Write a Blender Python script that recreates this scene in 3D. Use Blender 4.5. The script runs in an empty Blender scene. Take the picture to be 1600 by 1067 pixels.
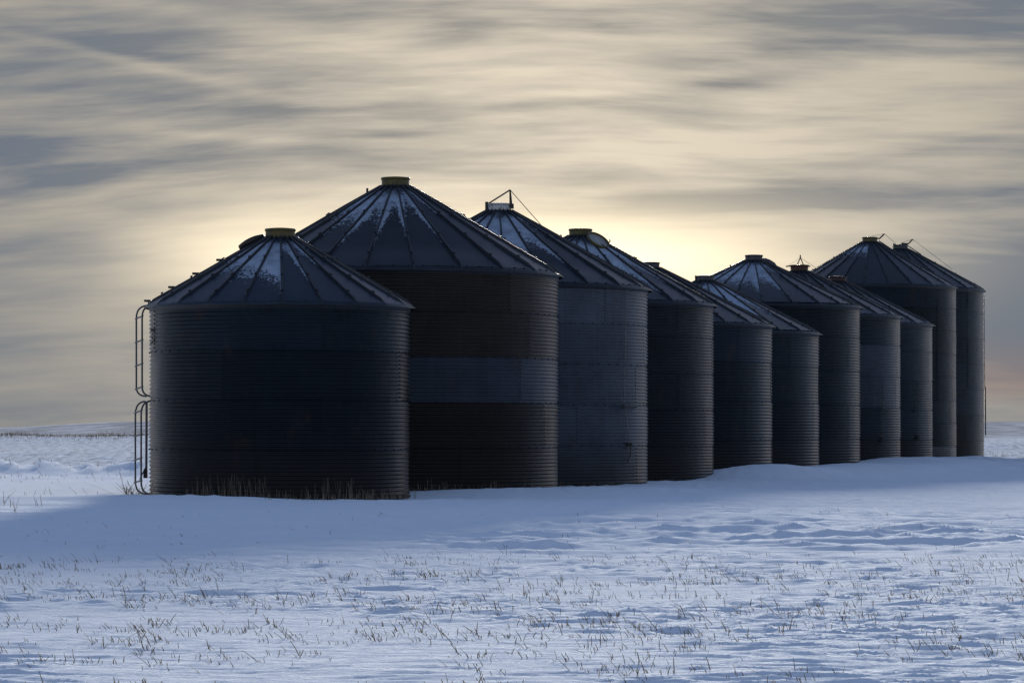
import bpy, bmesh, math, random
import numpy as np
from mathutils import Vector, Matrix

random.seed(7)
R = math.radians
scene = bpy.context.scene
COL = scene.collection

# ------------------------------------------------------------------ camera
EYE = 1.65                      # eye height over the snow, metres
FPX = 5000.0                    # focal length in pixels of the 1600 px wide photograph
HORIZON = 666.0                 # horizon row in the photograph
PITCH = math.atan((HORIZON - 533.5) / FPX)
cam_data = bpy.data.cameras.new('camera')
cam_data.sensor_width = 36.0
cam_data.lens = 36.0 * FPX / 1600.0
cam_data.clip_start = 0.5
cam_data.clip_end = 30000.0
cam = bpy.data.objects.new('camera', cam_data)
COL.objects.link(cam)
cam.location = (0, 0, EYE)
cam.rotation_euler = (R(90) + PITCH, 0, 0)
scene.camera = cam

# ------------------------------------------------------------------ light and sky
SUN_EL, SUN_AZ = R(8.3), R(2.2)          # azimuth to the right of straight ahead (+Y)
SUN_DIR = Vector((math.sin(SUN_AZ) * math.cos(SUN_EL), math.cos(SUN_AZ) * math.cos(SUN_EL), math.sin(SUN_EL)))
sun_data = bpy.data.lights.new('sun', 'SUN')
sun_data.energy = 5.0
sun_data.angle = R(5.0)                  # veiled by thin cloud: soft shadow edges
sun_data.color = (1.0, 0.96, 0.87)
sun = bpy.data.objects.new('sun', sun_data)
COL.objects.link(sun)
sun.rotation_euler = (-SUN_DIR).to_track_quat('-Z', 'Y').to_euler()
sun.location = (0, 300, 120)

world = bpy.data.worlds.new('World')
scene.world = world
world.use_nodes = True


class NT:
    """tiny helper round a node tree"""
    def __init__(self, tree):
        self.t = tree
        tree.nodes.clear()

    def n(self, kind, **kw):
        nd = self.t.nodes.new(kind)
        for k, v in kw.items():
            setattr(nd, k, v)
        return nd

    def link(self, a, b):
        self.t.links.new(a, b)

    def put(self, sock, v):
        if isinstance(v, bpy.types.NodeSocket):
            self.t.links.new(v, sock)
        else:
            sock.default_value = v

    def math(self, op, a, b=0.0, c=0.0, clamp=False):
        nd = self.n('ShaderNodeMath', operation=op, use_clamp=clamp)
        self.put(nd.inputs[0], a)
        self.put(nd.inputs[1], b)
        self.put(nd.inputs[2], c)
        return nd.outputs[0]

    def vmath(self, op, a, b=None):
        nd = self.n('ShaderNodeVectorMath', operation=op)
        self.put(nd.inputs[0], a)
        if b is not None:
            self.put(nd.inputs[1], b)
        return nd

    def mix(self, f, a, b, blend='MIX'):
        nd = self.n('ShaderNodeMix', data_type='RGBA', blend_type=blend)
        self.put(nd.inputs[0], f)
        for s, v in ((6, a), (7, b)):
            if not isinstance(v, bpy.types.NodeSocket):
                v = tuple(v) + ((1.0,) if len(v) == 3 else ())
            self.put(nd.inputs[s], v)
        return nd.outputs[2]

    def smooth(self, v, lo, hi, a=0.0, b=1.0):
        nd = self.n('ShaderNodeMapRange', interpolation_type='SMOOTHSTEP')
        self.put(nd.inputs[0], v)
        for i, x in enumerate((lo, hi, a, b)):
            self.put(nd.inputs[i + 1], x)
        return nd.outputs[0]

    def noise(self, vec, scale=1.0, detail=4.0, rough=0.5, dist=0.0):
        nd = self.n('ShaderNodeTexNoise')
        self.put(nd.inputs['Vector'], vec)
        nd.inputs['Scale'].default_value = scale
        nd.inputs['Detail'].default_value = detail
        nd.inputs['Roughness'].default_value = rough
        nd.inputs['Distortion'].default_value = dist
        return nd.outputs['Fac']

    def xyz(self, v):
        nd = self.n('ShaderNodeSeparateXYZ')
        self.put(nd.inputs[0], v)
        return nd.outputs[0], nd.outputs[1], nd.outputs[2]

    def comb(self, x, y, z):
        nd = self.n('ShaderNodeCombineXYZ')
        for i, v in enumerate((x, y, z)):
            self.put(nd.inputs[i], v)
        return nd.outputs[0]


# azimuth/elevation of cloud banks (+) and bright lanes (-), given through the photograph's angular scale
CLOUD_BANKS = [
    (1400, 40, 360, 60, 0.03, 0.70), (1300, 312, 300, 30, 0.05, 0.75), (40, 255, 200, 45, -0.03, 0.60), (705, 45, 90, 28, 0.0, 0.40),
    (120, 40, 230, 60, 0.1, 0.10), (650, 212, 130, 12, 0.0, 0.40), (430, 172, 190, 13, -0.05, 0.35), (1140, 135, 130, 12, 0.06, 0.55),
    (1640, 480, 330, 120, 0.0, 0.95), (250, 95, 130, 14, -0.15, 0.25), (60, 560, 420, 130, 0.0, 0.14), (840, 165, 110, 7, 0.05, 0.3),
    (210, 105, 260, 9, -0.22, -0.30), (470, 60, 240, 22, -0.18, -0.40), (870, 120, 260, 60, 0.0, -0.30), (900, 148, 130, 6, 0.0, -0.4),
    (1150, 225, 330, 45, 0.0, -0.35), (1480, 115, 180, 18, -0.1, -0.40), (560, 300, 260, 40, 0.05, -0.25), (330, 215, 200, 9, -0.05, -0.35),
]


def build_sky():
    w = NT(world.node_tree)
    out = w.n('ShaderNodeOutputWorld')
    sky = w.n('ShaderNodeTexSky', sky_type='NISHITA')
    sky.sun_disc = False
    sky.sun_elevation = SUN_EL
    sky.sun_rotation = SUN_AZ
    sky.air_density = 1.0
    sky.dust_density = 0.4
    sky.ozone_density = 1.8
    bg_clear = w.n('ShaderNodeBackground')
    # cold, slightly violet cast of the photograph's winter air
    w.link(w.mix(1.0, sky.outputs[0], (1.10, 0.95, 1.06), 'MULTIPLY'), bg_clear.inputs[0])
    bg_clear.inputs[1].default_value = 0.125

    d = w.n('ShaderNodeTexCoord').outputs['Generated']
    x, y, z = w.xyz(d)
    # angle to the sun
    dot = w.vmath('DOT_PRODUCT', d, tuple(SUN_DIR)).outputs['Value']
    dot = w.math('MAXIMUM', dot, 0.0)
    # bright break in the cloud low under the sun
    ax = w.math('ARCTAN2', x, y)                        # azimuth, 0 straight ahead

    def blob(ca, cz, sa, sz, slope=0.0):
        u = w.math('SUBTRACT', ax, ca)
        a = w.math('DIVIDE', u, sa)
        q = w.math('DIVIDE', w.math('SUBTRACT', w.math('SUBTRACT', z, cz), w.math('MULTIPLY', u, slope)), sz)
        return w.math('POWER', 2.718, w.math('MULTIPLY', w.math('ADD', w.math('MULTIPLY', a, a), w.math('MULTIPLY', q, q)), -1.0))
    wide = blob(0.012, 0.085, 0.150, 0.13)              # forward-scattered light round the veiled sun
    gap = w.math('ADD', blob(0.010, 0.052, 0.078, 0.0150), w.math('MULTIPLY', blob(-0.080, 0.053, 0.034, 0.013), 0.40))
    # wind-drawn streaks: noise in stretched direction space, tilted a little and warped
    warp = w.noise(w.vmath('MULTIPLY', d, (5.0, 5.0, 22.0)).outputs[0], 1.0, 2.0)
    warp = w.math('SUBTRACT', warp, 0.5)
    zt = w.math('ADD', w.math('ADD', z, w.math('MULTIPLY', warp, 0.016)),
                w.math('MULTIPLY', w.math('MULTIPLY', x, w.math('SUBTRACT', x, 0.02)), 0.22))
    zt2 = w.math('ADD', zt, w.math('MULTIPLY', x, -0.04))
    big = w.noise(w.comb(w.math('MULTIPLY', x, 6.0), w.math('MULTIPLY', y, 6.0), w.math('MULTIPLY', zt, 46.0)), 1.0, 3.0, 0.45)
    mid = w.noise(w.comb(w.math('MULTIPLY', x, 13.0), w.math('MULTIPLY', y, 13.0), w.math('MULTIPLY', zt2, 120.0)), 1.0, 4.0, 0.52)
    fine = w.noise(w.comb(w.math('MULTIPLY', x, 30.0), w.math('MULTIPLY', y, 30.0), w.math('MULTIPLY', zt, 330.0)), 1.0, 5.0, 0.55)
    streak = w.math('ADD', w.math('ADD', w.math('MULTIPLY', big, 0.45), w.math('MULTIPLY', mid, 0.31)), w.math('MULTIPLY', fine, 0.24))
    thick = w.smooth(streak, 0.34, 0.68)                # 0 thin bright veil, 1 thick grey cloud
    low = w.smooth(z, 0.025, 0.085)                     # detail dissolves near the horizon
    thick = w.math('ADD', w.math('MULTIPLY', thick, w.math('ADD', w.math('MULTIPLY', low, 0.45), 0.55)),
                   w.math('MULTIPLY', w.math('SUBTRACT', 1.0, low), 0.18))
    # the larger banks of grey cloud and the clearer lanes between them
    for px, py, sx, sy, sl, am in CLOUD_BANKS:
        bk = blob((px - 800) / FPX, (HORIZON - py) / FPX, sx / FPX, sy / FPX, sl)
        thick = w.math('ADD', thick, w.math('MULTIPLY', bk, w.math('MULTIPLY', w.math('ADD', mid, 0.5), am)))
    thick = w.math('MINIMUM', w.math('MAXIMUM', thick, 0.0), 1.15)
    # colours of the veil (radiance): thin cloud scatters the sun forward, thick cloud is blue grey
    thin_c = w.mix(wide, (0.35, 0.325, 0.275), (0.85, 0.745, 0.59))
    thick_c = w.mix(wide, (0.112, 0.155, 0.225), (0.33, 0.315, 0.285))
    veil = w.mix(thick, thin_c, thick_c)
    veil = w.mix(w.math('MULTIPLY', gap, 0.92, clamp=True), veil, (1.85, 1.55, 1.06))
    # faint pink light along the lowest band
    band = w.math('MULTIPLY', w.smooth(z, 0.004, 0.013), w.smooth(z, 0.032, 0.011))
    band = w.math('MULTIPLY', band, w.smooth(ax, R(4.0), R(8.0)))
    veil = w.mix(w.math('MULTIPLY', band, 0.5), veil, (0.36, 0.25, 0.205))
    bg_veil = w.n('ShaderNodeBackground')
    w.link(veil, bg_veil.inputs[0])
    bg_veil.inputs[1].default_value = 0.59
    # the veil covers the sun's side and thins out overhead and behind, where blue sky shows
    cover = w.math('MULTIPLY', w.smooth(dot, 0.78, 0.95), w.smooth(z, 0.55, 0.18))
    cover = w.math('MULTIPLY', cover, 1.0)
    mixs = w.n('ShaderNodeMixShader')
    w.link(cover, mixs.inputs[0])
    w.link(bg_clear.outputs[0], mixs.inputs[1])
    w.link(bg_veil.outputs[0], mixs.inputs[2])
    w.link(mixs.outputs[0], out.inputs[0])


build_sky()
vs = scene.view_settings
vs.view_transform = 'Standard'
vs.look = 'None'
vs.exposure = 0.68
vs.gamma = 1.0
vs.use_curve_mapping = False

scene.cycles.max_bounces = 6
scene.cycles.diffuse_bounces = 3
scene.cycles.glossy_bounces = 3
scene.cycles.use_denoising = True


# ------------------------------------------------------------------ helpers
def W(px, py, depth):
    """a pixel of the photograph -> the point at that distance (along +Y) from the camera"""
    c, s = math.cos(PITCH), math.sin(PITCH)
    u, v = (px - 800.0) / FPX, (533.5 - py) / FPX
    dy, dz = c - v * s, s + v * c
    k = depth / dy
    return Vector((u * k, depth, EYE + dz * k))


def put_props(o, label=None, cat=None, group=None, kind=None):
    if label: o['label'] = label
    if cat: o['category'] = cat
    if group: o['group'] = group
    if kind: o['kind'] = kind
    return o


def link(name, me, parent=None, mat=None, loc=(0, 0, 0), rotz=0.0):
    o = bpy.data.objects.new(name, me)
    COL.objects.link(o)
    if parent is not None:
        o.parent = parent
    o.location = loc
    o.rotation_euler = (0, 0, rotz)
    if mat is not None and not me.materials:
        me.materials.append(mat)
    return o


class MB:
    """collects verts and faces of one mesh"""
    def __init__(self):
        self.v, self.f, self.sm = [], [], []

    def add(self, vs_, fs, smooth=False):
        b = len(self.v)
        self.v += [tuple(p) for p in vs_]
        self.f += [tuple(i + b for i in q) for q in fs]
        self.sm += [smooth] * len(fs)

    def tube(self, pts, rad, n=6, smooth=True):
        pts = [Vector(p) for p in pts]
        rads = rad if isinstance(rad, (list, tuple)) else [rad] * len(pts)
        vs_, fs = [], []
        ref = None
        for i, p in enumerate(pts):
            a = pts[max(i - 1, 0)]
            b = pts[min(i + 1, len(pts) - 1)]
            t = (b - a).normalized()
            if ref is None:
                ref = t.orthogonal().normalized()
            ref = (ref - t * ref.dot(t)).normalized()
            e2 = t.cross(ref)
            for k in range(n):
                q = 2 * math.pi * k / n
                vs_.append(p + (ref * math.cos(q) + e2 * math.sin(q)) * rads[i])
        for i in range(len(pts) - 1):
            for k in range(n):
                k2 = (k + 1) % n
                fs.append((i * n + k, i * n + k2, (i + 1) * n + k2, (i + 1) * n + k))
        self.add(vs_, fs, smooth)
        e = len(pts) - 1
        self.add(vs_[:n], [tuple(reversed(range(n)))])
        self.add(vs_[e * n:], [tuple(range(n))])

    def lathe(self, prof, n=32, M=None, smooth=True):
        """profile of (radius, z) turned round Z; radius 0 closes the shape"""
        vs_, fs = [], []
        M = M or Matrix()
        rows = []
        for r, z in prof:
            if r <= 1e-6:
                rows.append([len(vs_)])
                vs_.append(M @ Vector((0, 0, z)))
            else:
                rows.append(list(range(len(vs_), len(vs_) + n)))
                for k in range(n):
                    a = 2 * math.pi * k / n
                    vs_.append(M @ Vector((r * math.cos(a), r * math.sin(a), z)))
        for A, B in zip(rows, rows[1:]):
            for k in range(n):
                k2 = (k + 1) % n
                if len(A) == 1 and len(B) == 1:
                    continue
                if len(A) == 1:
                    fs.append((A[0], B[k2], B[k]))
                elif len(B) == 1:
                    fs.append((A[k], A[k2], B[0]))
                else:
                    fs.append((A[k], A[k2], B[k2], B[k]))
        self.add(vs_, fs, smooth)

    def box(self, c, size, M=None):
        M = M or Matrix()
        hx, hy, hz = size[0] / 2, size[1] / 2, size[2] / 2
        vs_ = [M @ (Vector((sx * hx, sy * hy, sz * hz))) + Vector(c) for sz in (-1, 1) for sy in (-1, 1) for sx in (-1, 1)]
        self.add(vs_, [(0, 2, 3, 1), (4, 5, 7, 6), (0, 1, 5, 4), (2, 6, 7, 3), (0, 4, 6, 2), (1, 3, 7, 5)])

    def mesh(self, name, mat=None):
        me = bpy.data.meshes.new(name)
        me.from_pydata(self.v, [], self.f)
        me.polygons.foreach_set('use_smooth', self.sm)
        if mat is not None:
            me.materials.append(mat)
        me.update()
        return me


def grid_mesh(name, P, smooth=True, mat=None, uv=None):
    """P: (rows, cols, 3) array -> quad sheet"""
    r, c = P.shape[:2]
    idx = np.arange(r * c).reshape(r, c)
    q = np.stack([idx[:-1, :-1], idx[:-1, 1:], idx[1:, 1:], idx[1:, :-1]], -1).reshape(-1, 4)
    me = bpy.data.meshes.new(name)
    me.vertices.add(r * c)
    me.vertices.foreach_set('co', P.reshape(-1).astype(np.float32))
    n = len(q)
    me.loops.add(n * 4)
    me.loops.foreach_set('vertex_index', q.reshape(-1).astype(np.int32))
    me.polygons.add(n)
    me.polygons.foreach_set('loop_start', np.arange(0, n * 4, 4, dtype=np.int32))
    me.polygons.foreach_set('use_smooth', np.full(n, smooth))
    if uv is not None:
        lay = me.uv_layers.new(name='UVMap')
        lay.data.foreach_set('uv', uv.reshape(-1, 2)[q.reshape(-1)].reshape(-1).astype(np.float32))
    if mat is not None:
        me.materials.append(mat)
    me.update(calc_edges=True)
    me.validate()
    return me


# ------------------------------------------------------------------ materials
def principled(name):
    m = bpy.data.materials.new(name)
    m.use_nodes = True
    t = NT(m.node_tree)
    out = t.n('ShaderNodeOutputMaterial')
    b = t.n('ShaderNodeBsdfPrincipled')
    t.link(b.outputs[0], out.inputs[0])
    return m, t, b


def simple(name, col, rough=0.6, metal=0.0, wear=None, wear_amt=0.5, scale=6.0, spec=0.4):
    m, t, b = principled(name)
    co = t.n('ShaderNodeTexCoord').outputs['Object']
    n1 = t.noise(co, scale, 5.0, 0.6)
    c = t.mix(t.smooth(n1, 0.35, 0.75), col, tuple(0.7 * v for v in col))
    if wear:
        n2 = t.noise(co, scale * 2.3, 6.0, 0.65)
        c = t.mix(t.math('MULTIPLY', t.smooth(n2, 0.52, 0.62), wear_amt), c, wear)
    t.link(c, b.inputs['Base Color'])
    b.inputs['Roughness'].default_value = rough
    b.inputs['Metallic'].default_value = metal
    b.inputs['Specular IOR Level'].default_value = spec
    return m


def wall_steel():
    """old galvanised sheet: tint from the object, blotches, streaks and rust"""
    m, t, b = principled('weathered_wall_steel')
    oi = t.n('ShaderNodeObjectInfo')
    co = t.n('ShaderNodeTexCoord').outputs['Object']
    wco = t.n('ShaderNodeNewGeometry').outputs['Position']
    blot = t.noise(t.vmath('MULTIPLY', wco, (1.1, 1.1, 1.6)).outputs[0], 1.0, 5.0, 0.6)
    run = t.noise(t.vmath('MULTIPLY', wco, (9.0, 9.0, 0.5)).outputs[0], 1.0, 4.0, 0.6)
    spang = t.noise(t.vmath('MULTIPLY', wco, (30.0, 30.0, 40.0)).outputs[0], 1.0, 2.0, 0.5)
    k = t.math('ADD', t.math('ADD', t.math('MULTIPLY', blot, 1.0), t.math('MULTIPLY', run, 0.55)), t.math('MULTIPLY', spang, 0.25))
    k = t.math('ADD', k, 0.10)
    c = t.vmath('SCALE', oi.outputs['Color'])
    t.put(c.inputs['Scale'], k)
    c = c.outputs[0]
    rust = t.math('MULTIPLY', t.smooth(t.noise(t.vmath('MULTIPLY', wco, (2.0, 2.0, 1.0)).outputs[0], 1.0, 6.0, 0.7), 0.54, 0.75), 0.45)
    c = t.mix(rust, c, (0.050, 0.028, 0.016))
    zz = t.xyz(wco)[2]                                   # mud splashed up the foot of the walls
    mud = t.math('ADD', t.math('MULTIPLY', t.smooth(zz, 1.9, 0.1), 0.75), t.math('MULTIPLY', t.math('SUBTRACT', run, 0.5), 0.5))
    mud = t.math('MULTIPLY', t.math('MULTIPLY', t.math('MAXIMUM', mud, 0.0), t.smooth(zz, 2.2, 1.0)), 0.95, clamp=True)
    c = t.mix(mud, c, (0.0185, 0.0150, 0.0125))
    t.link(c, b.inputs['Base Color'])
    b.inputs['Metallic'].default_value = 0.15
    dent = t.n('ShaderNodeBump')                         # slack, slightly dented sheets
    dent.inputs['Strength'].default_value = 0.35
    dent.inputs['Distance'].default_value = 0.05
    t.link(t.noise(t.vmath('MULTIPLY', wco, (1.6, 1.6, 2.4)).outputs[0], 1.0, 3.0, 0.5), dent.inputs['Height'])
    t.link(dent.outputs[0], b.inputs['Normal'])
    t.put(b.inputs['Roughness'], t.math('ADD', t.math('MULTIPLY', blot, 0.16), 0.22))
    b.inputs['Specular IOR Level'].default_value = 0.18
    return m


def roof_steel():
    """roof sheet with patches of blown frost whose reach comes from each panel"""
    m, t, b = principled('frosted_roof_steel')
    oi = t.n('ShaderNodeObjectInfo')
    uv = t.n('ShaderNodeUVMap', uv_map='UVMap').outputs[0]
    u, v, _ = t.xyz(uv)
    wco = t.n('ShaderNodeNewGeometry').outputs['Position']
    blot = t.noise(wco, 1.3, 5.0, 0.6)
    grime = t.noise(t.vmath('MULTIPLY', wco, (7.0, 7.0, 2.0)).outputs[0], 1.0, 4.0, 0.6)
    k = t.math('ADD', t.math('ADD', t.math('MULTIPLY', blot, 0.9), t.math('MULTIPLY', grime, 0.5)), 0.3)
    c = t.vmath('SCALE', oi.outputs['Color'])
    t.put(c.inputs['Scale'], k)
    c = c.outputs[0]

    def prop(nm):
        return t.n('ShaderNodeAttribute', attribute_type='OBJECT', attribute_name=nm).outputs['Fac']
    iu = t.math('SUBTRACT', 1.0, u)
    lim = t.math('ADD', prop('snow_reach'),
                 t.math('ADD', t.math('MULTIPLY', prop('snow_left'), t.math('POWER', iu, 3.0)),
                        t.math('MULTIPLY', prop('snow_right'), t.math('POWER', u, 3.0))))
    edge = t.math('SUBTRACT', lim, v)
    n1 = t.math('SUBTRACT', t.noise(wco, 5.0, 6.0, 0.7), 0.5)
    n2 = t.math('SUBTRACT', t.noise(wco, 16.0, 4.0, 0.7), 0.5)
    e = t.math('ADD', edge, t.math('ADD', t.math('MULTIPLY', n1, 0.45), t.math('MULTIPLY', n2, 0.85)))
    mask = t.smooth(e, -0.01, 0.045)
    mask = t.math('MULTIPLY', mask, t.smooth(t.math('ADD', v, t.math('MULTIPLY', n1, 0.25)), 0.05, 0.16))
    mask = t.math('MULTIPLY', mask, t.smooth(lim, 0.02, 0.08))
    thin = t.smooth(t.noise(wco, 3.0, 4.0, 0.6), 0.2, 0.7, 0.5, 1.0)
    c = t.mix(t.math('MULTIPLY', mask, thin), c, (0.36, 0.42, 0.52))
    t.link(c, b.inputs['Base Color'])
    b.inputs['Metallic'].default_value = 0.15
    lift = t.n('ShaderNodeBump')
    lift.inputs['Strength'].default_value = 0.6
    lift.inputs['Distance'].default_value = 0.03
    t.link(mask, lift.inputs['Height'])
    t.link(lift.outputs[0], b.inputs['Normal'])
    t.put(b.inputs['Roughness'], t.math('ADD', 0.42, t.math('MULTIPLY', mask, 0.4)))
    b.inputs['Specular IOR Level'].default_value = 0.2
    return m


def snow_material():
    m, t, b = principled('wind_packed_snow')
    g = t.n('ShaderNodeNewGeometry')
    p = g.outputs['Position']
    x, y, z = t.xyz(p)
    big = t.noise(t.vmath('MULTIPLY', p, (0.08, 0.03, 0.0)).outputs[0], 1.0, 4.0, 0.55)
    c = t.mix(big, (0.78, 0.82, 0.88), (0.84, 0.87, 0.91))
    # far fields where stubble and soil show through thin snow
    spk = t.noise(t.vmath('MULTIPLY', p, (2.6, 0.22, 0.0)).outputs[0], 1.0, 7.0, 0.75)
    mid = t.math('MULTIPLY', t.smooth(y, 122.0, 150.0), t.smooth(y, 420.0, 350.0))
    c = t.mix(t.math('MULTIPLY', t.math('MULTIPLY', t.smooth(spk, 0.38, 0.60), mid), 0.60), c, (0.27, 0.27, 0.28))
    plough = t.math('MULTIPLY', t.smooth(y, 350.0, 430.0), t.smooth(y, 1735.0, 1690.0))
    fs = t.noise(t.vmath('MULTIPLY', p, (0.10, 0.008, 0.0)).outputs[0], 1.0, 7.0, 0.7)
    c = t.mix(t.math('MULTIPLY', plough, t.smooth(fs, 0.35, 0.6, 0.35, 0.90)), c, (0.27, 0.26, 0.26))
    hill = t.smooth(y, 1690.0, 1735.0)
    hs = t.noise(t.vmath('MULTIPLY', p, (0.12, 0.012, 0.0)).outputs[0], 1.0, 7.0, 0.7)
    c = t.mix(t.math('MULTIPLY', hill, t.smooth(hs, 0.45, 0.62, 0.1, 0.7)), c, (0.36, 0.33, 0.30))
    t.link(c, b.inputs['Base Color'])
    b.inputs['Roughness'].default_value = 0.8
    b.inputs['Specular IOR Level'].default_value = 0.0
    f1 = t.noise(t.vmath('MULTIPLY', p, (7.0, 20.0, 8.0)).outputs[0], 1.0, 5.0, 0.65)
    f2 = t.noise(t.vmath('MULTIPLY', p, (26.0, 45.0, 30.0)).outputs[0], 1.0, 3.0, 0.6)
    near = t.smooth(y, 70.0, 25.0)
    hgt = t.math('ADD', t.math('MULTIPLY', f1, 0.7), t.math('MULTIPLY', t.math('MULTIPLY', f2, near), 0.5))
    bump = t.n('ShaderNodeBump')
    bump.inputs['Strength'].default_value = 0.8
    bump.inputs['Distance'].default_value = 0.030
    t.link(hgt, bump.inputs['Height'])
    t.link(bump.outputs[0], b.inputs['Normal'])
    return m


M_WALL, M_ROOF, M_SNOW = wall_steel(), roof_steel(), snow_material()
M_RIB = simple('dark_rib_steel', (0.022, 0.024, 0.030), 0.5, 0.2)
M_BOLT = simple('black_bolt', (0.006, 0.006, 0.007), 0.7, 0.0, spec=0.15)
M_PIPE = simple('grey_pipe_steel', (0.070, 0.075, 0.090), 0.4, 0.5)
M_DARK = simple('dark_iron', (0.020, 0.019, 0.020), 0.6, 0.1)
M_YELLOW = simple('faded_yellow_paint', (0.080, 0.060, 0.011), 0.6, 0.0, (0.03, 0.028, 0.03), 0.85, 5.0)
M_WHITE = simple('greyed_white_paint', (0.42, 0.42, 0.42), 0.6, 0.0, (0.08, 0.075, 0.07), 0.7, 5.0)
M_ORANGE = simple('rusty_orange_paint', (0.060, 0.020, 0.009), 0.65, 0.0, (0.02, 0.012, 0.010), 0.7, 5.0)
M_MAROON = simple('dull_maroon_paint', (0.030, 0.005, 0.010), 0.6, 0.0, (0.03, 0.01, 0.012), 0.5, 5.0)
M_GREYCAP = simple('dull_grey_cap', (0.050, 0.050, 0.054), 0.6, 0.1, (0.02, 0.016, 0.014), 0.6, 5.0)
M_PALE = simple('pale_lid_lining', (0.30, 0.30, 0.29), 0.6, 0.0, (0.12, 0.11, 0.10), 0.6, 5.0)
M_MARK = simple('black_paint', (0.006, 0.006, 0.007), 0.7, spec=0.15)
M_STRAW = simple('straw_stubble', (0.18, 0.128, 0.075), 0.8, 0.0, (0.33, 0.25, 0.14), 0.6, 2.0, spec=0.2)
M_GRASS = simple('dry_grass_stem', (0.24, 0.185, 0.135), 0.8, 0.0, (0.10, 0.07, 0.04), 0.6, 2.0, spec=0.2)


# ------------------------------------------------------------------ ground relief
def _hash(ix, iy, seed):
    h = (ix.astype(np.int64) * 374761393 + iy.astype(np.int64) * 668265263 + seed * 974634777) & 0xFFFFFFFF
    h = ((h ^ (h >> 13)) * 1274126177) & 0xFFFFFFFF
    h = h ^ (h >> 16)
    return h


def perlin(x, y, seed=0):
    ix, iy = np.floor(x), np.floor(y)
    fx, fy = x - ix, y - iy
    u = fx * fx * fx * (fx * (fx * 6 - 15) + 10)
    v = fy * fy * fy * (fy * (fy * 6 - 15) + 10)

    def g(dx, dy):
        a = _hash(ix + dx, iy + dy, seed) * (2 * math.pi / 4294967296.0)
        return np.cos(a) * (fx - dx) + np.sin(a) * (fy - dy)
    a = g(0, 0) * (1 - u) + g(1, 0) * u
    b = g(0, 1) * (1 - u) + g(1, 1) * u
    return (a * (1 - v) + b * v) * 1.5


def sstep(x, a, b):
    t = np.clip((x - a) / (b - a), 0, 1)
    return t * t * (3 - 2 * t)


def gauss(x, y, cx, cy, sx, sy, rot=0.0):
    c, s = math.cos(rot), math.sin(rot)
    dx, dy = x - cx, y - cy
    u, v = c * dx + s * dy, -s * dx + c * dy
    return np.exp(-(u / sx) ** 2 - (v / sy) ** 2)


def ridged(x, y, seed):
    return 1.0 - np.abs(perlin(x, y, seed)) * 2.0


# the drift along the right-hand bins: crest line as (x, y, crest height, width)
DRIFT = [(4.3, 98.0, -0.08, 2.2), (6.0, 99.0, 0.05, 2.4), (7.0, 100.0, 0.27, 2.4), (8.2, 102.0, 0.56, 2.6), (9.6, 106.0, 0.43, 3.2),
         (11.3, 110.5, 0.39, 3.6), (13.3, 116.5, 0.38, 4.0), (14.9, 121.5, 0.41, 4.0), (17.2, 131.0, 0.50, 4.6),
         (19.2, 138.0, 0.41, 6.0), (23.5, 146.0, 0.25, 7.0), (30.0, 152.0, 0.10, 8.0)]


def drift_height(x, y):
    pts = np.array(DRIFT)
    h = np.zeros_like(x)
    best = np.full_like(x, 1e9)
    hc = np.zeros_like(x)
    wd = np.ones_like(x)
    for a, b in zip(pts[:-1], pts[1:]):
        d = b[:2] - a[:2]
        t = np.clip(((x - a[0]) * d[0] + (y - a[1]) * d[1]) / d.dot(d), 0, 1)
        dist = np.hypot(x - a[0] - t * d[0], y - a[1] - t * d[1])
        m = dist < best
        best = np.where(m, dist, best)
        hc = np.where(m, a[2] + t * (b[2] - a[2]), hc)
        wd = np.where(m, a[3] + t * (b[3] - a[3]), wd)
    return hc * np.exp(-(best / wd) ** 2)


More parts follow.
